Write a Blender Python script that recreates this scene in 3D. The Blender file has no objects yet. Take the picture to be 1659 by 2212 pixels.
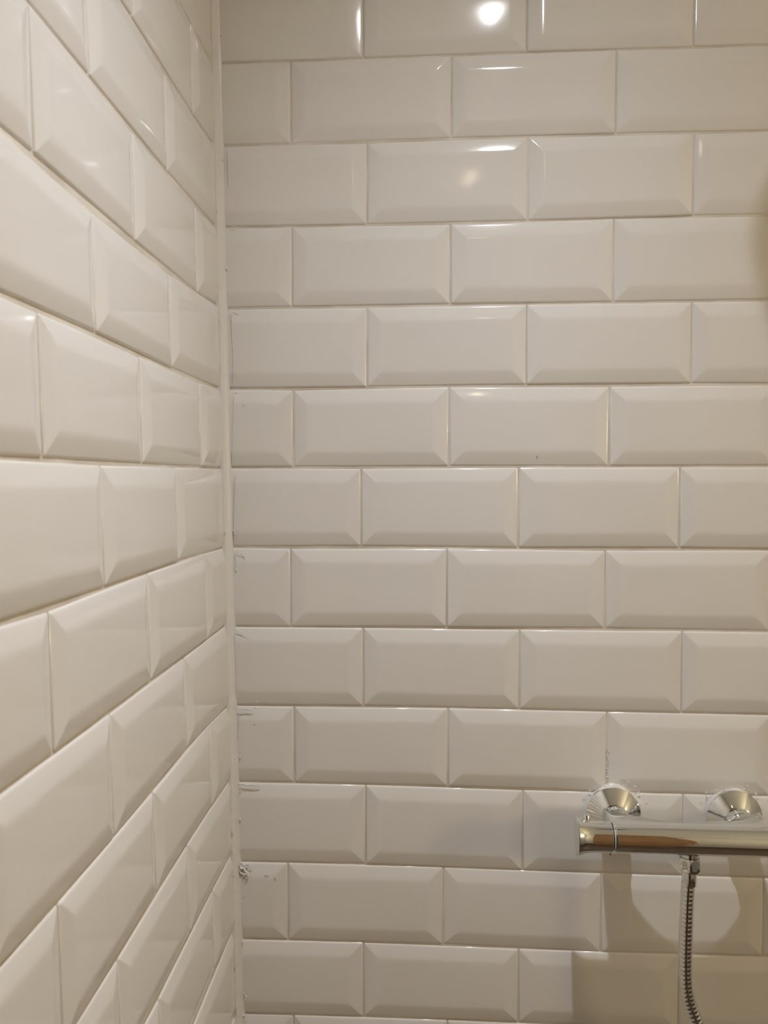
import bpy, bmesh, math, random
from mathutils import Vector, Matrix
R = math.radians
S = bpy.context.scene
C = S.collection
random.seed(7)

# ---------------------------------------------------------------- camera
CAM = Vector((0.28168, -1.06978, -0.00858)); YAW, PITCH, ROLL = -0.06851, -0.03652, 0.00114
cam_d = bpy.data.cameras.new('camera'); cam = bpy.data.objects.new('camera', cam_d); C.objects.link(cam)
f_ = Vector((math.sin(YAW)*math.cos(PITCH), math.cos(YAW)*math.cos(PITCH), math.sin(PITCH)))
r_ = Vector((math.cos(YAW), -math.sin(YAW), 0)); u_ = r_.cross(f_)
r2 = r_*math.cos(ROLL)+u_*math.sin(ROLL); u2 = -r_*math.sin(ROLL)+u_*math.cos(ROLL)
m = Matrix((( r2.x, u2.x, -f_.x, CAM.x), (r2.y, u2.y, -f_.y, CAM.y), (r2.z, u2.z, -f_.z, CAM.z), (0, 0, 0, 1)))
cam.matrix_world = m
cam_d.sensor_fit = 'VERTICAL'; cam_d.sensor_height = 36; cam_d.lens = 36*1823.5/2212
cam_d.clip_start = 0.01
cam_d.dof.use_dof = True; cam_d.dof.focus_distance = 1.1; cam_d.dof.aperture_fstop = 11
S.camera = cam

# ---------------------------------------------------------------- light and exposure
CEIL = 0.85; FLOOR = -1.46; FRONT = -2.05; RIGHT = 2.3
LAMPS = [(0.380, -0.487), (0.388, -1.260)]
SPOT_W = [46.5, 7.0]
LCOL = [(.86, .885, .96), (1, .82, .62)]
FCOL = (1, .745, .41)
FILL_W = 16.9; FILL_POS = (2.18, -1.15, .12)  # warm fill lamp, added out of view for the background light
S.view_settings.view_transform = 'Standard'; S.view_settings.look = 'None'
S.view_settings.gamma = 1; S.view_settings.exposure = 0.05
S.view_settings.use_curve_mapping = False
w = bpy.data.worlds.new('world'); S.world = w; w.use_nodes = True
w.node_tree.nodes['Background'].inputs[0].default_value = (1, .8, .6, 1)
w.node_tree.nodes['Background'].inputs[1].default_value = 0.0
def beam(l, sigma2):
    """soft reflector beam: intensity falls off as a bell curve around straight down"""
    l.use_nodes = True; nt = l.node_tree; em = nt.nodes['Emission']
    tc = nt.nodes.new('ShaderNodeTexCoord'); sx = nt.nodes.new('ShaderNodeSeparateXYZ'); nt.links.new(tc.outputs['Normal'], sx.inputs[0])
    def mth(op, a, b=None):
        n = nt.nodes.new('ShaderNodeMath'); n.operation = op
        for i, v in enumerate((a, b)):
            if v is None: continue
            if isinstance(v, (int, float)): n.inputs[i].default_value = v
            else: nt.links.new(v, n.inputs[i])
        return n.outputs[0]
    z = mth('ABSOLUTE', sx.outputs[2]); ang = mth('ARCCOSINE', mth('MINIMUM', z, .99999))
    g = mth('EXPONENT', mth('MULTIPLY', mth('MULTIPLY', ang, ang), -1/sigma2))
    nt.links.new(g, em.inputs['Strength'])
for i, (lx, ly) in enumerate(LAMPS):
    l = bpy.data.lights.new('downlight_beam', 'POINT'); l.energy = SPOT_W[i]; l.color = LCOL[i]
    l.shadow_soft_size = 0.012; beam(l, .335)
    o = bpy.data.objects.new('downlight_beam', l); C.objects.link(o); o.location = (lx, ly, CEIL-0.016)
l = bpy.data.lights.new('fill_light', 'POINT'); l.energy = FILL_W; l.color = FCOL; l.shadow_soft_size = .09  # added fill, evens out the warm ambient on the tiles
o = bpy.data.objects.new('fill_light', l); C.objects.link(o); o.location = FILL_POS

# ---------------------------------------------------------------- materials
def nodes(name):
    mt = bpy.data.materials.new(name); mt.use_nodes = True
    nt = mt.node_tree; return mt, nt, nt.nodes['Principled BSDF']
def simple(name, col, rough=.5, metal=0, coat=0):
    mt, nt, b = nodes(name)
    b.inputs['Base Color'].default_value = (*col, 1); b.inputs['Roughness'].default_value = rough
    b.inputs['Metallic'].default_value = metal; b.inputs['Coat Weight'].default_value = coat
    return mt
def noise_bump(mt, scale, strength, dist, detail=2):
    nt = mt.node_tree; b = nt.nodes['Principled BSDF']
    tc = nt.nodes.new('ShaderNodeTexCoord'); n = nt.nodes.new('ShaderNodeTexNoise'); n.inputs['Scale'].default_value = scale
    n.inputs['Detail'].default_value = detail
    bp = nt.nodes.new('ShaderNodeBump'); bp.inputs['Strength'].default_value = strength; bp.inputs['Distance'].default_value = dist
    nt.links.new(tc.outputs['Object'], n.inputs['Vector']); nt.links.new(n.outputs['Fac'], bp.inputs['Height'])
    nt.links.new(bp.outputs['Normal'], b.inputs['Normal']); return n
def noise_color(mt, n_scale, c1, c2, lo=.35, hi=.65, detail=3):
    nt = mt.node_tree; b = nt.nodes['Principled BSDF']
    tc = nt.nodes.new('ShaderNodeTexCoord'); n = nt.nodes.new('ShaderNodeTexNoise'); n.inputs['Scale'].default_value = n_scale
    n.inputs['Detail'].default_value = detail
    cr = nt.nodes.new('ShaderNodeValToRGB'); cr.color_ramp.elements[0].position = lo; cr.color_ramp.elements[1].position = hi
    cr.color_ramp.elements[0].color = (*c1, 1); cr.color_ramp.elements[1].color = (*c2, 1)
    nt.links.new(tc.outputs['Object'], n.inputs['Vector']); nt.links.new(n.outputs['Fac'], cr.inputs['Fac'])
    nt.links.new(cr.outputs['Color'], b.inputs['Base Color'])
M = {}
M['tile'] = simple('glazed_white_tile', (.80, .785, .76), .09)
noise_bump(M['tile'], 9, .25, .0035, 1)
M['grout'] = simple('cream_grout', (.70, .65, .57), .85)
noise_color(M['grout'], 14, (.62, .56, .48), (.77, .73, .66))
noise_bump(M['grout'], 700, .5, .0006, 3)
M['silicone'] = simple('white_silicone', (.80, .785, .76), .32)
noise_bump(M['silicone'], 90, .4, .0010, 2)
M['chrome'] = simple('polished_chrome', (.82, .85, .87), .055, 1)
mt = M['chrome']; nt = mt.node_tree; b = nt.nodes['Principled BSDF']
# dried water marks: faint roughness blotches
tc = nt.nodes.new('ShaderNodeTexCoord'); n1 = nt.nodes.new('ShaderNodeTexNoise'); n1.inputs['Scale'].default_value = 260; n1.inputs['Detail'].default_value = 4
mr = nt.nodes.new('ShaderNodeMapRange'); mr.inputs['From Min'].default_value = .52; mr.inputs['From Max'].default_value = .75
mr.inputs['To Min'].default_value = .02; mr.inputs['To Max'].default_value = .16
nt.links.new(tc.outputs['Object'], n1.inputs['Vector']); nt.links.new(n1.outputs['Fac'], mr.inputs['Value']); nt.links.new(mr.outputs['Result'], b.inputs['Roughness'])
M['seam'] = simple('dark_rubber', (.02, .02, .02), .6)
M['paint'] = simple('white_wall_paint', (.72, .75, .77), .7)
M['ceiling'] = simple('ceiling_paint', (.78, .80, .81), .8)
M['floor'] = simple('brown_floor_tile', (.35, .24, .15), .35); noise_color(M['floor'], 6, (.07, .045, .03), (.12, .078, .05))
M['door'] = simple('brown_wood', (.30, .15, .06), .45)
mt = M['door']; nt = mt.node_tree; b = nt.nodes['Principled BSDF']
tc = nt.nodes.new('ShaderNodeTexCoord'); mp = nt.nodes.new('ShaderNodeMapping'); mp.inputs['Scale'].default_value = (22, 22, 1.2)
n1 = nt.nodes.new('ShaderNodeTexNoise'); n1.inputs['Scale'].default_value = 3; n1.inputs['Detail'].default_value = 5
cr = nt.nodes.new('ShaderNodeValToRGB'); cr.color_ramp.elements[0].color = (.30, .16, .07, 1); cr.color_ramp.elements[1].color = (.50, .29, .14, 1)
nt.links.new(tc.outputs['Object'], mp.inputs['Vector']); nt.links.new(mp.outputs['Vector'], n1.inputs['Vector']); nt.links.new(n1.outputs['Fac'], cr.inputs['Fac']); nt.links.new(cr.outputs['Color'], b.inputs['Base Color'])
def emis(name, col, s):
    mt, nt, b = nodes(name); b.inputs['Base Color'].default_value = (*col, 1)
    b.inputs['Emission Color'].default_value = (*col, 1); b.inputs['Emission Strength'].default_value = s; return mt
M['lens'] = emis('lamp_lens', (1, .96, .9), 18)
M['lens_dim'] = emis('lamp_lens_warm', (1, .93, .83), .8)
M['opal'] = emis('fill_bulb_glass_lit', (1, .80, .52), 12)  # glow for the added fill lamp only
M['dark'] = simple('dark_reflection_paint', (.05, .045, .04), .8)  # dark tone put in for the stripe mirrored by hose and nut
M['crumb'] = simple('dark_crumb', (.12, .09, .06), .8)
M['nozzle'] = simple('grey_nozzle_plate', (.35, .35, .35), .4)

# ---------------------------------------------------------------- helpers
def link(name, bm, mat, parent=None, smooth=True, sharp=None):
    bmesh.ops.recalc_face_normals(bm, faces=bm.faces) if sharp != 'keep' else None
    me = bpy.data.meshes.new(name); bm.to_mesh(me); bm.free()
    me.materials.append(mat) if not isinstance(mat, list) else [me.materials.append(x) for x in mat]
    for p in me.polygons: p.use_smooth = smooth
    if smooth and sharp is not None and sharp != 'keep': me.set_sharp_from_angle(angle=R(sharp))
    o = bpy.data.objects.new(name, me); C.objects.link(o)
    if parent: o.parent = parent
    return o
def thing(name, label, cat, loc=(0, 0, 0), group=None):
    o = bpy.data.objects.new(name, None); C.objects.link(o); o.location = loc; o.empty_display_size = .05
    o['label'] = label; o['category'] = cat
    if group: o['group'] = group
    return o
def struct(o, label=None, cat=None):
    o['kind'] = 'structure'
    if label: o['label'] = label
    if cat: o['category'] = cat
    return o
def box(bm, x0, x1, y0, y1, z0, z1):
    v = [bm.verts.new((x, y, z)) for z in (z0, z1) for y in (y0, y1) for x in (x0, x1)]
    for f in ((0, 2, 3, 1), (4, 5, 7, 6), (0, 1, 5, 4), (2, 6, 7, 3), (0, 4, 6, 2), (1, 3, 7, 5)): bm.faces.new([v[i] for i in f])
def loft(bm, rings, cap0=True, cap1=True):
    n = len(rings[0]); vs = [[bm.verts.new(p) for p in r] for r in rings]
    for a, b in zip(vs, vs[1:]):
        for i in range(n): bm.faces.new((a[i], a[(i+1) % n], b[(i+1) % n], b[i]))
    if cap0: bm.faces.new(vs[0])
    if cap1: bm.faces.new(vs[-1])
def lathe(bm, prof, axis, origin, n=48, cap0=True, cap1=True, facets=None):
    """prof: (distance along axis, radius)"""
    O = Vector(origin); A = Vector(axis).normalized()
    U = A.orthogonal().normalized(); V = A.cross(U)
    loft(bm, [[O+A*d+(U*math.cos(2*math.pi*i/n)+V*math.sin(2*math.pi*i/n))*r for i in range(n)] for d, r in prof], cap0, cap1)
def hexnut(bm, axis, origin, d0, d1, r, ch=.0012, rot=0):
    """hexagonal nut, corners cut by a chamfer cone"""
    O = Vector(origin); A = Vector(axis).normalized(); U = A.orthogonal().normalized(); V = A.cross(U)
    def ring(d, rr):
        pts = []
        for i in range(48):
            a = 2*math.pi*i/48+rot; k = (a-rot) % (math.pi/3)-math.pi/6
            hexr = r*math.cos(math.pi/6)/math.cos(k)
            q = min(hexr, rr); pts.append(O+A*d+(U*math.cos(a)+V*math.sin(a))*q)
        return pts
    ra = r*.87
    loft(bm, [ring(d0, ra*.97), ring(d0, ra), ring(d0+ch, r*.96), ring(d0+2*ch, r*1.01), ring(d1-2*ch, r*1.01), ring(d1-ch, r*.96), ring(d1, ra), ring(d1, ra*.97)])
def blob(bm, p, r, seed=0, sq=(1, 1, 1)):
    rnd = random.Random(seed); g = bmesh.ops.create_icosphere(bm, subdivisions=2, radius=r)
    for v in g['verts']:
        k = 1+rnd.uniform(-.22, .22); v.co = Vector((v.co.x*sq[0]*k, v.co.y*sq[1]*k, v.co.z*sq[2]*k))+Vector(p)
def tube(bm, pts, rad, n=16):
    """pts list of Vector, rad list or number"""
    P = [Vector(p) for p in pts]; T = []
    for i in range(len(P)): T.append((P[min(i+1, len(P)-1)]-P[max(i-1, 0)]).normalized())
    N = T[0].orthogonal().normalized(); rings = []
    for i, (p, t) in enumerate(zip(P, T)):
        N = (N-t*N.dot(t)).normalized(); B = t.cross(N); rr = rad[i] if isinstance(rad, (list, tuple)) else rad
        rings.append([p+(N*math.cos(2*math.pi*k/n)+B*math.sin(2*math.pi*k/n))*rr for k in range(n)])
    loft(bm, rings)
def smooth_path(ctrl, step):
    """Catmull-Rom through control points, resampled at equal steps"""
    c = [Vector(p) for p in ctrl]; c = [c[0]*2-c[1]]+c+[c[-1]*2-c[-2]]; out = []
    for i in range(1, len(c)-2):
        for k in range(60):
            t = k/60; a, b, d, e = c[i-1], c[i], c[i+1], c[i+2]
            out.append(.5*((2*b)+(d-a)*t+(2*a-5*b+4*d-e)*t*t+(3*b-a-3*d+e)*t**3))
    out.append(c[-2]); res = [out[0]]; acc = 0
    for a, b in zip(out, out[1:]):
        L = (b-a).length
        while acc+L >= step and L > 1e-9:
            k = (step-acc)/L; a = a+(b-a)*k; res.append(a.copy()); L = (b-a).length; acc = 0
        acc += L
    return res

# ---------------------------------------------------------------- tiled walls
# course lines (distance along wall, height) and upright joints as laid, in metres from the corner
BB= {1: [(0.0028, 0.5185), (0.1818, 0.5185), (0.384, 0.5192), (0.5859, 0.5186), (0.6729, 0.5184)], 2: [(0.0021, 0.416), (0.0899, 0.4155), (0.1865, 0.4153), (0.2917, 0.4171), (0.3848, 0.4169), (0.4929, 0.4174), (0.5857, 0.4161)], 3: [(0.0015, 0.3134), (0.0908, 0.3128), (0.1877, 0.3132), (0.2893, 0.3124), (0.3867, 0.3139), (0.4912, 0.3152), (0.5872, 0.3161), (0.6765, 0.3149)], 4: [(0.0051, 0.2111), (0.0916, 0.2117), (0.186, 0.2105), (0.2908, 0.2126), (0.3851, 0.212), (0.4907, 0.2123), (0.5875, 0.2121), (0.6782, 0.2132)], 5: [(0.0045, 0.1093), (0.0902, 0.1076), (0.1861, 0.1099), (0.2901, 0.1104), (0.3853, 0.1115), (0.4884, 0.1097), (0.5862, 0.1119), (0.68, 0.1101)], 6: [(0.0058, 0.0087), (0.0929, 0.0087), (0.1778, 0.0081), (0.2905, 0.0098), (0.3762, 0.0098), (0.4889, 0.0098), (0.5752, 0.0098), (0.6817, 0.0104)], 7: [(0.0094, -0.0939), (0.0884, -0.0945), (0.1778, -0.0916), (0.2868, -0.0932), (0.3781, -0.0926), (0.4854, -0.0943), (0.5766, -0.0913), (0.6835, -0.0929)], 8: [(0.0107, -0.1965), (0.0893, -0.1961), (0.182, -0.1954), (0.2883, -0.1941), (0.3788, -0.1952), (0.4853, -0.1932), (0.5803, -0.1943), (0.6852, -0.1941)], 9: [(0.015, -0.2991), (0.092, -0.2988), (0.182, -0.2971), (0.2899, -0.2967), (0.3806, -0.2973), (0.4893, -0.2975), (0.5834, -0.2974), (0.687, -0.2977)], 10: [(0.0144, -0.3995), (0.0917, -0.3987), (0.1851, -0.3987), (0.2909, -0.399), (0.3849, -0.4001)], 11: [(0.0151, -0.5048), (0.0835, -0.5038), (0.1851, -0.5029), (0.2836, -0.5027), (0.3868, -0.5047), (0.4857, -0.5044), (0.6827, -0.5038)], 12: [(0.0176, -0.6077), (0.085, -0.6063), (0.1821, -0.6056), (0.284, -0.6052), (0.3816, -0.6062), (0.485, -0.6069), (0.6872, -0.6035)], 13: [(0.0171, -0.707), (0.1821, -0.7045), (0.3823, -0.7027)]}
BL= {1: [(0.0194, 0.5163), (0.1457, 0.5163)], 2: [(0.0337, 0.4143), (0.2037, 0.4094), (0.3067, 0.4142), (0.3274, 0.415)], 3: [(0.0055, 0.313), (0.1013, 0.3083), (0.2093, 0.3097), (0.3106, 0.3077), (0.4098, 0.3119), (0.5048, 0.3131)], 4: [(0.0036, 0.2145), (0.1029, 0.2089), (0.2109, 0.2049), (0.309, 0.2094), (0.4097, 0.2052), (0.5105, 0.2128), (0.5505, 0.2123)], 5: [(0.0095, 0.1095), (0.101, 0.1054), (0.2069, 0.1079), (0.3077, 0.1064), (0.4077, 0.1093), (0.5092, 0.1066), (0.5575, 0.1084)], 6: [(0.0244, 0.0083), (0.2032, 0.0063), (0.3073, 0.0067), (0.4063, 0.0047), (0.5081, 0.0065), (0.5645, 0.0053)], 7: [(0.011, -0.0942), (0.0999, -0.0932), (0.204, -0.0926), (0.3016, -0.0941), (0.4072, -0.0951), (0.5085, -0.0983), (0.5713, -0.0952)], 8: [(0.0211, -0.1941), (0.0973, -0.1946), (0.1917, -0.1968), (0.3011, -0.1966), (0.4014, -0.1986), (0.5085, -0.1982), (0.5783, -0.1996)], 9: [(0.0073, -0.2986), (0.0945, -0.2946), (0.1939, -0.295), (0.3007, -0.3005), (0.4025, -0.3021), (0.5074, -0.3032), (0.5852, -0.3023)], 10: [(0.0197, -0.3944), (0.0978, -0.3934), (0.1998, -0.3968), (0.3056, -0.3975), (0.3981, -0.404), (0.4817, -0.4067)], 11: [(0.0248, -0.4918), (0.1034, -0.4934), (0.2, -0.4932), (0.3, -0.4993), (0.3442, -0.4968)], 12: [(0.0278, -0.5926), (0.1021, -0.5887), (0.1902, -0.5979)]}
JB= {0: [0.1818, 0.3838, 0.5845], 1: [0.09, 0.2915, 0.4924], 2: [0.1865, 0.3863, 0.5866], 3: [0.0912, 0.2912, 0.4919], 4: [0.1866, 0.3861, 0.5872], 5: [0.0924, 0.2903, 0.4889], 6: [0.179, 0.3777, 0.5759], 7: [0.0882, 0.2882, 0.4859], 8: [0.182, 0.3803, 0.581], 9: [0.0925, 0.2907, 0.4898], 10: [0.1851, 0.3858, 0.5848], 11: [0.0834, 0.285, 0.485, 0.685], 12: [0.1821, 0.3819]}
JL= {3: [0.1022, 0.3097, 0.5077], 5: [0.1035, 0.3068, 0.5086], 7: [0.0987, 0.3008, 0.5071], 9: [0.0975, 0.3022, 0.5068], 2: [0.2065, 0.4066], 4: [0.2088, 0.4088], 6: [0.2044, 0.4062], 8: [0.1912, 0.4015], 10: [0.1977, 0.4005]}
PX, PZ = .2005, .102
def course(tab, k, u):
    z0 = (6-k)*PZ+.0085
    pts = tab.get(k)
    if not pts: return z0 - (0.0 if k < 6 else 0.0)
    if u <= pts[0][0]: return pts[0][1]
    if u >= pts[-1][0]:
        return pts[-1][1]+(z0-pts[-1][1])*min(1, (u-pts[-1][0])/1.0)
    for (a, za), (b, zb) in zip(pts, pts[1:]):
        if a <= u <= b: return za+(zb-za)*(u-a)/max(b-a, 1e-6)
AX, BX = -.0193, .0161
def map_back(u, v, h): return Vector((u, -h, v))
def map_left(u, v, h): return Vector((AX*v+BX*u+h, -u, v))
EDGE = [(0, -.003), (0, -.0005), (.0002, .0001), (.0006, .0006), (.0012, .00105), (.0020, .00140), (.0030, .00168), (.0142, .0040), (.0163, .00438), (.0184, .00463), (.0210, .00475)]
def tile(bm, mp, u0, u1, vt0, vt1, vb0, vb1, cutL, cutR, rnd):
    """one bevelled tile: cut sides carry no bevel"""
    cu, cv = (u0+u1)/2, (vt0+vb0)/2
    tu, tv = rnd.gauss(0, .0022), rnd.gauss(0, .0028); off = rnd.gauss(0, .00018)
    rings = []
    for ins, h in EDGE:
        il = min(ins, .0003) if cutL else ins; ir = min(ins, .0003) if cutR else ins
        def P(u, top, d):
            k = (u-u0)/(u1-u0); vt = vt0+(vt1-vt0)*k; vb = vb0+(vb1-vb0)*k
            return (u, vt-d if top else vb+d)
        e = .0012; rr = max(0, .0016-ins)*.5
        L0, R0 = u0+il, u1-ir
        ring = []
        # corners in order bottom-left, bottom-right, top-right, top-left, three points each
        for (u, top, du, dv) in ((L0, False, 1, 1), (R0, False, -1, 1), (R0, True, -1, -1), (L0, True, 1, -1)):
            a = P(u, top, ins); pA = (a[0], a[1]+dv*e); b_ = P(u+du*e, top, ins); mid = (a[0]+du*rr, a[1]+dv*rr)
            ring += [pA, mid, b_] if (du*dv > 0) else [b_, mid, pA]
        vs = []
        for (u, v) in ring: vs.append(bm.verts.new(mp(u, v, h+off+tu*(u-cu)+tv*(v-cv))))
        rings.append(vs)
    n = 12
    fl = mp is map_left
    for a, b in zip(rings, rings[1:]):
        for i in range(n):
            q = (a[i], a[(i+1) % n], b[(i+1) % n], b[i]); bm.faces.new(q if not fl else q[::-1])
    bm.faces.new(rings[-1] if not fl else rings[-1][::-1])
def joints(tab, k, first_odd, first_even, lim):
    js = list(tab.get(k, []))
    if not js: js = [first_even if k % 2 == 0 else first_odd]
    while js[-1]+PX < lim-.03: js.append(js[-1]+PX)
    return js
def tiled(name, mp, CT, JT, fo, fe, lim, seed):
    bm = bmesh.new(); rnd = random.Random(seed)
    for k in range(-3, 15):
        zt = (6-k)*PZ
        if course(CT, k+1, .3) > CEIL-.01: continue
        js = [.0035 if mp is map_left else .0058+AX*((6-k-.5)*PZ)]+joints(JT, k, fo, fe, lim)+[lim]
        for a, b in zip(js, js[1:]):
            g = .0009; ga = 0 if a == js[0] else rnd.uniform(.0005, .0009); gb = 0 if b == lim else rnd.uniform(.0005, .0009)
            u0, u1 = a+ga, b-gb
            T0, T1 = min(course(CT, k, u0)-g, CEIL-.002), min(course(CT, k, u1)-g, CEIL-.002)
            B0, B1 = course(CT, k+1, u0)+g, course(CT, k+1, u1)+g
            w_ = u1-u0
            tile(bm, mp, u0, u1, T0, T1, B0, B1, a == js[0] and w_ < .193, b == lim, rnd)
    for k in range(15, 21):     # courses down to the floor, below the photo
        js = [.0035 if mp is map_left else .0058+AX*((6-k-.5)*PZ)]+joints(JT, k, fo, fe, lim)+[lim]
        for a, b in zip(js, js[1:]):
            vb = max(course(CT, k+1, a)+.0009, FLOOR+.002); vt = course(CT, k, a)-.0009
            if vt-vb < .045: continue
            tile(bm, mp, a+.0009, b-.0009, vt, vt, vb, vb, a == js[0], b == lim, rnd)
    me = bpy.data.meshes.new(name)
    # grout bed behind the tiles
    gs = len(bm.faces)
    z0, z1 = FLOOR, CEIL
    nU, nV = 2, 24
    pts = []
    for s in (-.0001, -.06):
        grid = []
        for (u, v) in ((-.0, z0), (lim, z0), (lim, z1), (-.0, z1)): grid.append(bm.verts.new(mp(u, v, s)))
        pts.append(grid)
    a, b = pts
    fs = [bm.faces.new(a if mp is map_back else a[::-1]), bm.faces.new(b[::-1] if mp is map_back else b)]
    for i in range(4): fs.append(bm.faces.new((a[(i+1) % 4], a[i], b[i], b[(i+1) % 4]) if mp is map_back else (a[i], a[(i+1) % 4], b[(i+1) % 4], b[i])))
    for f in fs: f.material_index = 1; f.smooth = False
    bm.to_mesh(me); bm.free()
    me.materials.append(M['tile']); me.materials.append(M['grout'])
    for p in me.polygons: p.use_smooth = p.material_index == 0
    me.set_sharp_from_angle(angle=R(24))
    o = bpy.data.objects.new(name, me); C.objects.link(o); return struct(o)
wb = tiled('wall_back', map_back, BB, JB, .0905, .1835, RIGHT, 11)
wl = tiled('wall_left', map_left, BL, JL, .1015, .2025, -FRONT, 23)
wb['label'] = 'white bevelled brick tile wall carrying the chrome shower mixer'; wl['label'] = 'white bevelled brick tile wall running toward the viewer on the left'

# ---------------------------------------------------------------- rest of the room
def slab(name, *a, mat='paint'):
    bm = bmesh.new(); box(bm, *a); return struct(link(name, bm, M[mat], smooth=False))
slab('floor', -.2, RIGHT+.1, FRONT-.1, .06, FLOOR-.06, FLOOR, mat='floor')
slab('ceiling', -.2, RIGHT+.1, FRONT-.1, .06, CEIL, CEIL+.06, mat='ceiling')
slab('wall_right', RIGHT, RIGHT+.06, FRONT-.06, .06, FLOOR, CEIL)
DX0, DX1, DZ = -.0, .60, .62
bm = bmesh.new()
box(bm, DX1, RIGHT, FRONT-.06, FRONT, FLOOR, CEIL); box(bm, DX0, DX1, FRONT-.06, FRONT, DZ, CEIL)
struct(link('wall_front', bm, M['paint'], smooth=False))
# unseen dark box added behind the doorway for the dark stripe in the chrome
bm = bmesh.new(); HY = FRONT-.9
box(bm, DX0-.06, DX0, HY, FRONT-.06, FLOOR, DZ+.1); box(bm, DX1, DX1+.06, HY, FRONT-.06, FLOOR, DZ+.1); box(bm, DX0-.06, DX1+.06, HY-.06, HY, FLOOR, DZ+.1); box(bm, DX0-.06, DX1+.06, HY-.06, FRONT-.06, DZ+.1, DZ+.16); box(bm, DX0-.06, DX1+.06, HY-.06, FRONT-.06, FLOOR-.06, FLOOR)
struct(link('wall_dark_box', bm, M['dark'], smooth=False))
bm = bmesh.new()
for (a0, a1, c0, c1) in ((DX0-.0, DX0+.05, FLOOR, DZ), (DX1-.05, DX1, FLOOR, DZ), (DX0, DX1, DZ-.05, DZ)): box(bm, a0, a1, FRONT-.07, FRONT+.012, c0, c1)
struct(link('door_1', bm, M['dark'], smooth=False))  # doorway frame added unseen, kept dark for the hose reflection

# silicone bead down the corner: a hollow fillet with a wandering edge
bm = bmesh.new(); rnd = random.Random(3); rings = []
nz = 520; wob = [0, 0]
def fn(seed):
    r = random.Random(seed); ph = [(r.uniform(8, 120), r.uniform(0, 6.28), r.uniform(.3, 1)) for _ in range(9)]
    return lambda z: sum(a*math.sin(f*z+p)/(1+f*.02) for f, p, a in ph)/3
fa, fb, fc = fn(1), fn(2), fn(5)
for i in range(nz+1):
    z = FLOOR+(CEIL-FLOOR)*i/nz; x0 = AX*z
    rough = .35 if z > -.22 else 1.0
    A = .0078+.0007*fa(z)*rough+rnd.uniform(-.00025, .00025)*rough       # width on the back wall
    B = .0085+.0008*fb(z)*rough+rnd.uniform(-.0003, .0003)*rough         # depth on the left wall
    ring = []
    for j in range(7):
        t = j/6; a = t*math.pi/2
        px = A*(1-math.cos(a)*.80)*1.0 if False else A*(t**1.35); py = B*((1-t)**1.35)
        lum = rnd.uniform(-.0002, .0002)*rough
        ring.append((x0+.0046+px+lum, -(.0046+py)-lum, z))
    ring += [(x0+.0046+A, .0, z), (x0-.002, .0, z), (x0-.002, -(.0046+B), z)]
    rings.append(ring)
loft(bm, rings)
# thin smeared skin beside the bead and torn crumbs on it
def skin(x, z0, z1, wdt, seed):
    r = random.Random(seed); rg = []; n = int((z1-z0)/.004)+2
    for i in range(n):
        z = z0+(z1-z0)*i/(n-1); e = min(1, i/2, (n-1-i)/2)*.9+.1
        c = x+.0012*math.sin(z*37+seed)+r.uniform(-.0003, .0003)
        rg.append([(c-wdt*e, -.0048, z), (c, -.0048-.0010*e, z), (c+wdt*.5*e, -.0048, z), (c, -.0042, z)])
    loft(bm, rg)
for a in ((.0175, -.088, .002, .0009, 1), (.0190, -.130, -.098, .0010, 2), (.0150, .115, .208, .0007, 3), (.0155, .012, .100, .0006, 4), (.0165, -.29, -.20, .0005, 5),
          (.0205, -.345, -.305, .0007, 6), (.0205, -.425, -.405, .0008, 7), (.0205, -.60, -.555, .0005, 8), (.012, .36, .41, .0006, 9), (.021, -.69, -.62, .0006, 10)): skin(*a)
def curl(p0, p1, r, seed):
    rr = random.Random(seed); q = []
    for i in range(9):
        t = i/8; q.append((p0[0]+(p1[0]-p0[0])*t+rr.uniform(-1, 1)*r*.7, -.0053-rr.uniform(0, 1)*r*.6, p0[1]+(p1[1]-p0[1])*t+rr.uniform(-1, 1)*r*.7))
    tube(bm, q, [r*.33*(.25+math.sin(math.pi*(i+.4)/9)) for i in range(9)], 8)
for a in (((.020, -.098), (.032, -.106), .0013, 1), ((.017, -.2), (.031, -.206), .0013, 2), ((.019, -.302), (.042, -.304), .0022, 3), ((.020, -.400), (.048, -.4025), .0024, 4),
          ((.021, -.505), (.038, -.5065), .0028, 5), ((.0205, -.507), (.033, -.522), .0040, 6), ((.0215, -.512), (.034, -.525), .0034, 7), ((.019, -.706), (.032, -.7065), .002, 8),
          ((.017, .211), (.026, .207), .0013, 9), ((.013, .314), (.021, .3128), .0014, 10), ((.018, .108), (.024, .1085), .0012, 11)): curl(*a)
for i in range(46):
    z = rnd.choice([rnd.uniform(-.55, -.34), rnd.uniform(-.7, -.5), rnd.uniform(-.2, .6)]); x0 = AX*z
    side = rnd.random() < .5
    p = (x0+.0046+rnd.uniform(.008, .0115), -.0058, z) if side else (x0+.0058, -.0046-rnd.uniform(.008, .0125), z)
    blob(bm, p, rnd.uniform(.0004, .0011), i, (1, 1, 1.6))
for (x, z) in ((.0985-.03, -.5222), (.0582, -.5195), (.055, -.5195), (.0418, -.3215), (.0445, -.293)): blob(bm, (x, -.0052, z), .0010, int(x*9999), (1, .6, 1))
trim = struct(link('trim_1', bm, M['silicone'], sharp=55)); trim['label'] = 'uneven white silicone bead down the tiled corner'

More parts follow.
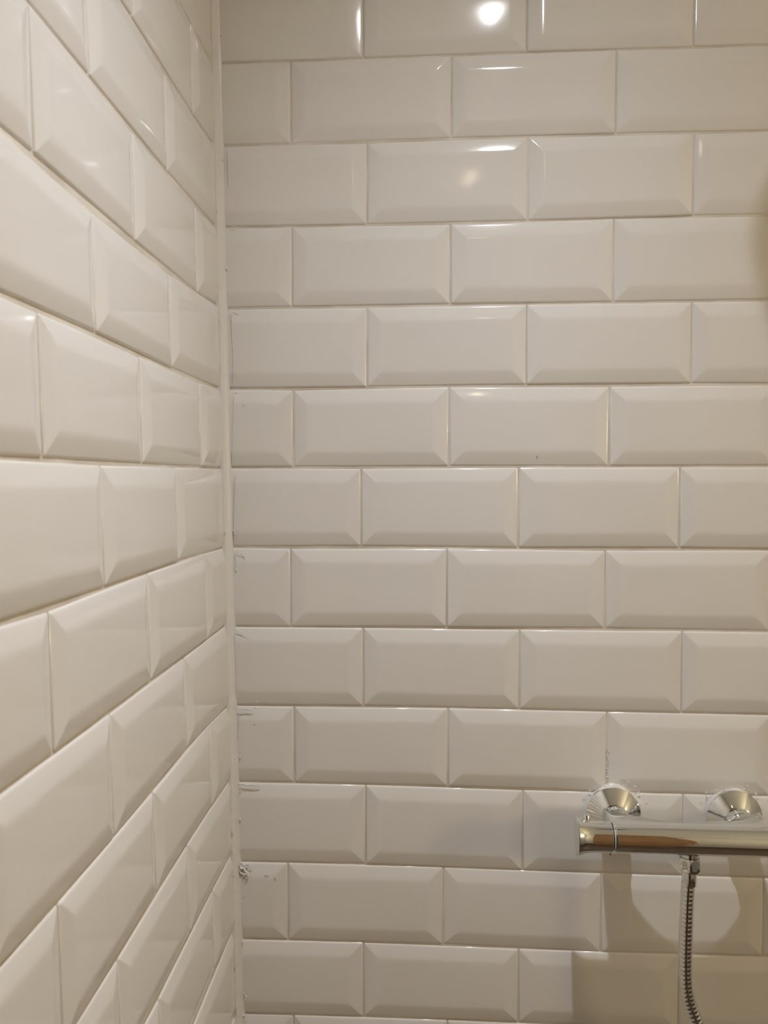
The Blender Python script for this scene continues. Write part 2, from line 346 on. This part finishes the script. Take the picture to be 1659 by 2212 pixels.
# ---------------------------------------------------------------- shower mixer
MZ = -.4223; MY = -.086; EZ = -.4260; XL, XR = .4978, .6463; XC = (XL+XR)/2
BR = .0178
mix = thing('shower_mixer', 'chrome horizontal shower mixer bar fixed to the tiles by two round flanges', 'shower tap', (XC, 0, MZ))
def add(name, bm, mat='chrome', sharp=35, par=mix, base=None):
    o = link(name, bm, M[mat], None, sharp=sharp)
    off = Vector(base if base else (XC, 0, MZ))
    o.data.transform(Matrix.Translation(-off)); o.parent = par; return o
# body: front half round, top and bottom run back to the two inlets, waist between them
bm = bmesh.new(); rings = []
x0, x1 = .4805, .6636; n = 64
def sec(x, sc=1.0):
    s = abs(x-XC)/((x1-x0)/2); e = .004+.042*(s**2.1); rr = BR-.0022*min(1, s**1.5)
    pts = []
    for i in range(48):
        a = 2*math.pi*i/48            # 0 = front (-y), going up
        c, sn = math.cos(a), math.sin(a)
        if c >= 0: y, z = MY-c*BR*sc, MZ+sn*BR*sc
        else: y, z = MY+e-c*rr*sc, MZ+sn*rr*sc
        if abs(c) < 1e-6: y = MY; z = MZ+sn*BR*sc
        pts.append((x, y, z))
    return pts
xs = [x0+(x1-x0)*i/n for i in range(n+1)]
rings = [sec(x0, .955)]+[sec(x0+.0005, .985)]+[sec(x) for x in xs[1:-1]]+[sec(x1-.0005, .985), sec(x1, .955)]
loft(bm, rings)
add('body', bm, sharp=50)
# outlet spigot under the body
HX = .5690
bm = bmesh.new(); lathe(bm, [(-.004, .0105), (.0014, .0105)], (0, 0, -1), (HX, MY, MZ-BR)); add('outlet', bm)
for s, xe in ((-1, XL), (1, XR)):
    bm = bmesh.new()
    lathe(bm, [(0.0020, .0338), (.0060, .0340), (.0078, .0337), (.0088, .0325), (.0215, .0178), (.0222, .0165), (.0222, .012)], (0, -1, 0), (xe, 0, EZ), 72)
    add('escutcheon', bm)
    bm = bmesh.new(); lathe(bm, [(.019, .0150), (.0205, .0163), (.024, .0168), (.029, .0168), (.032, .0160), (.034, .0140), (.047, .0135)], (0, -1, 0), (xe, 0, EZ), 48)
    add('union_nut', bm)
# handles: round collar, flared end, seam against the body
for s, xb in ((-1, x0), (1, x1)):
    hx = (s, 0, 0)
    prof = [(.0012, .0160), (.0012, .0172), (.0017, .0177), (.020, .0177), (.026, .0180), (.031, .0189), (.0355, .0203), (.0385, .0218), (.0398, .0223), (.0408, .0221), (.0413, .0212), (.0418, .013), (.0419, .0)]
    bm = bmesh.new(); O = Vector((xb, MY, MZ)); lathe(bm, prof[:-1], hx, O, 72)
    h = add('handle', bm, sharp=32)
    bm = bmesh.new(); lathe(bm, [(-.001, .0150), (.0022, .0150)], hx, O, 48); add('seam_ring', bm, 'seam')
    # override button standing up at the rear of the collar
    bm = bmesh.new(); lathe(bm, [(0, .0042), (.0060, .0042), (.0078, .0036), (.0085, .0020)], (0, .25, 1), (xb+s*.0285, MY+.004, MZ+.0160), 24)
    b_ = add('stop_button', bm)
# white silicone round the flanges
for i, xe in enumerate((XL, XR)):
    bm = bmesh.new(); rnd = random.Random(40+i); rg = []
    for k in range(72):
        a = 2*math.pi*k/72; up = max(0, math.sin(a+(.15 if i == 0 else -.5)))-.1; up = max(0, up); wd = -.0024+(.0060 if i == 0 else .0042)*up**.7*(.8+.3*math.sin(a*5+i))+rnd.uniform(0, .0004)
        cz = EZ
        def Q(r, y): return (xe+math.cos(a)*r, y, cz+math.sin(a)*r)
        rg.append([Q(.0325, 0.0), Q(.0325, -.0068), Q(.0338+wd*.35, -.0062), Q(.0338+wd, -.0048), Q(.0338+wd+.0006, 0.0)])
    rg.append(rg[0]); loft(bm, rg, False, False)
    for k in range(26):
        a = rnd.uniform(.25, 2.9) if k < 20 else rnd.uniform(0, 6.28); r = .036+abs(rnd.gauss(.004, .004))
        blob(bm, (xe+math.cos(a)*r, -.0050, EZ+math.sin(a)*r), rnd.uniform(.0004, .0010), k, (rnd.uniform(.6, 1.8), .5, rnd.uniform(.6, 1.8)))
    if i == 0:
        for k in range(14): blob(bm, (.4898+rnd.uniform(-.0012, .003), -.0020, -.392+k*.0036), rnd.uniform(.0004, .0009), k)
    t = struct(link('trim_%d' % (i+2), bm, M['silicone'], sharp=60)); t['label'] = ['white silicone smear above the left flange of the mixer', 'white silicone smear above the right flange of the mixer'][i]

# ---------------------------------------------------------------- hose
NZ = MZ-BR-.0018
hose = thing('shower_hose', 'ribbed chrome shower hose hanging from the middle of the mixer', 'hose', (HX, MY, NZ))
hb = (HX, MY, NZ)
bm = bmesh.new(); hexnut(bm, (0, 0, -1), (HX, MY, NZ), 0, .0168, .0128, .0016, .5); add('nut', bm, par=hose, base=hb)
bm = bmesh.new(); lathe(bm, [(.017, .0080), (.0185, .0084), (.0330, .0084), (.0338, .0080)], (0, 0, -1), (HX, MY, NZ), 40); add('ferrule', bm, par=hose, base=hb)
ctrl = [(HX-.0010, MY, NZ-.030), (0.5670, MY, -0.5000), (0.5663, MY, -0.5387), (0.5665, MY+.001, -0.5764), (0.5689, MY+.002, -0.6022), (0.5744, MY+.003, -0.6220), (0.5831, MY+.003, -0.6428), (0.5974, MY+.004, -0.6706),
        (.65, MY+.005, -.745), (.74, MY, -.815), (.84, MY-.005, -.815), (.92, MY-.01, -.72), (.955, MY-.01, -.55), (.962, MY-.012, -.35), (.962, MY-.012, -.21)]
ph = .0052
path = smooth_path(ctrl, ph/8)
prof = [.0073, .0077, .0078, .00784, .00785, .00784, .0078, .0077]
bm = bmesh.new(); tube(bm, path, [prof[i % 8] for i in range(len(path))], 20); add('tube', bm, par=hose, base=hb, sharp=None)

# hand shower on a wall bracket, right of the mixer and beyond the photo's edge
hs = thing('hand_shower', 'chrome hand shower in a wall holder at the far end of the hose', 'hand shower', (.962, 0, -.21))
hp = (.962, 0, -.21)
bm = bmesh.new(); tube(bm, smooth_path([(.962, MY-.012, -.225), (.962, MY-.012, -.12), (.962, MY-.014, -.02), (.962, MY-.03, .05)], .01), .0115, 24); add('handle', bm, par=hs, base=hp)
bm = bmesh.new(); lathe(bm, [(-.022, .012), (-.012, .03), (0, .048), (.010, .05), (.014, .048)], (0, -.85, -.5), (.962, MY-.04, .07), 48); add('spray_head', bm, par=hs, base=hp)
br = thing('shower_bracket', 'chrome wall holder gripping the hand shower', 'holder', (.962, 0, -.15)); bp_ = (.962, 0, -.15)
bm = bmesh.new(); lathe(bm, [(.004, .026), (.010, .026), (.013, .012), (.058, .012)], (0, -1, 0), (.962, 0, -.15), 40); lathe(bm, [(-.012, .0155), (-.012, .0185), (.012, .0185), (.012, .0155)], (0, 0, 1), (.962, MY-.012, -.15), 40, False, False); add('cradle', bm, par=br, base=bp_)

# ---------------------------------------------------------------- overhead shower (out of frame, its shadow falls on the right edge)
HDX, HDY, HDZ, HDR = .606, -.290, .553, .098
sh = thing('rain_shower_head', 'round chrome overhead shower head on a short wall arm', 'shower head', (HDX, 0, .655)); sb = (HDX, 0, .655)
bm = bmesh.new(); lathe(bm, [(0, HDR-.003), (.002, HDR), (.007, HDR), (.010, HDR-.006), (.016, .03), (.022, .014), (.03, .013)], (0, 0, 1), (HDX, HDY, HDZ), 64); add('head_plate', bm, par=sh, base=sb)
bm = bmesh.new(); lathe(bm, [(0, HDR-.01), (.0015, HDR-.009)], (0, 0, 1), (HDX, HDY, HDZ-.0012), 64); add('nozzle_plate', bm, 'nozzle', par=sh, base=sb)
bm = bmesh.new(); tube(bm, smooth_path([(HDX, -.003, .655), (HDX, -.08, .655), (HDX, -.22, .655), (HDX, -.275, .632), (HDX, HDY, .578)], .008), .0095, 24); add('arm', bm, par=sh, base=sb)
bm = bmesh.new(); lathe(bm, [(.004, .028), (.009, .028), (.012, .018)], (0, -1, 0), (HDX, 0, .655), 40); add('rosette', bm, par=sh, base=sb)

# ---------------------------------------------------------------- ceiling lamps
for i, (lx, ly) in enumerate(LAMPS):
    t = thing('ceiling_light', ['recessed ceiling spotlight nearest the mixer wall', 'recessed ceiling spotlight above the viewer'][i], 'ceiling light', (lx, ly, CEIL), 'recessed ceiling spotlights')
    bm = bmesh.new(); lathe(bm, [(0, .042), (.004, .041), (.006, .036), (.003, .027), (0, .026)], (0, 0, -1), (lx, ly, CEIL), 48, False, False); add('trim_ring', bm, 'ceiling', par=t, base=(lx, ly, CEIL))
    bm = bmesh.new(); lathe(bm, [(0, .024), (.002, .024)], (0, 0, -1), (lx, ly, CEIL), 32); add('lens', bm, 'lens' if i == 0 else 'lens_dim', par=t, base=(lx, ly, CEIL))
sx, sy, sz = FILL_POS  # body of the added fill lamp, out of view
t = thing('fill_lamp', 'small unseen fill lamp with round dish, added on the far right wall', 'lamp', (RIGHT, sy, sz)); tb = (RIGHT, sy, sz)
bm = bmesh.new(); lathe(bm, [(.0005, .05), (.015, .05), (.02, .012), (.05, .012)], (-1, 0, 0), (RIGHT, sy, sz-.12), 32); add('bracket', bm, 'chrome', par=t, base=tb)
bm = bmesh.new(); lathe(bm, [(0, .075), (.006, .078), (.02, .07)], (0, 0, 1), (sx, sy, sz-.13), 32); add('dish', bm, 'chrome', par=t, base=tb)
bm = bmesh.new(); lathe(bm, [(-.035, .006), (-.02, .016), (0, .026), (.015, .022), (.026, .008)], (0, 0, 1), (sx, sy, sz-.02), 32); add('fill_bulb', bm, 'opal', par=t, base=tb)
bm = bmesh.new(); tube(bm, [(RIGHT-.05, sy, sz-.12), (sx, sy, sz-.12)], .008, 12); add('arm', bm, 'chrome', par=t, base=tb)
cb = thing('reflection_cabinet', 'tall narrow brown wooden cabinet, unseen, added for the band mirrored in the mixer', 'cabinet', (.78, -1.6, FLOOR)); cbb = (.78, -1.6, FLOOR)
bm = bmesh.new(); box(bm, .63, .93, -1.78, -1.40, FLOOR+.06, .60); add('carcass', bm, 'door', par=cb, base=cbb)  # wooden stand-in, added unseen to mirror as a brown band in the bar
bm = bmesh.new(); box(bm, .65, .91, -1.76, -1.43, FLOOR+.001, FLOOR+.06); add('plinth', bm, 'seam', par=cb, base=cbb)
bm = bmesh.new(); box(bm, .62, .94, -1.79, -1.375, .60, .62); add('top_board', bm, 'door', par=cb, base=cbb)
for (z_0, z_1, zh) in ((FLOOR+.065, -.62, -.76), (-.614, .595, -.40)):
    bm = bmesh.new(); box(bm, .633, .927, -1.40, -1.382, z_0, z_1); d_ = add('door', bm, 'door', par=cb, base=cbb)
    bm = bmesh.new(); box(bm, .655, .667, -1.382, -1.362, zh-.06, zh+.06); add('handle', bm, 'chrome', par=d_, base=(0, 0, 0)) if False else add('handle', bm, 'chrome', par=d_, base=cbb)

# small dark specks stuck on the glaze
for (x, z, l_, w2) in ((.3997, .0213, .0040, .0004), (.0290, .0870, .0022, .0003), (.4950, -.4783, .0038, .0008), (.5180, -.5620, .0, .0)):
    if l_ == 0: continue
    bm = bmesh.new(); blob(bm, (0, 0, 0), 1, 5)
    o = link('speck', bm, M['crumb']); o.data.transform(Matrix.Diagonal((w2, .0004, l_/2, 1))); o.location = (x, -.0049, z)
    o['label'] = {.3997: 'tiny dark speck on a tile near the middle of the back wall', .0290: 'tiny dark speck on a cut tile by the corner', .4950: 'tiny dark speck in the mixer shadow'}[x]; o['category'] = 'speck'
    o['group'] = 'dark specks on the tiles'
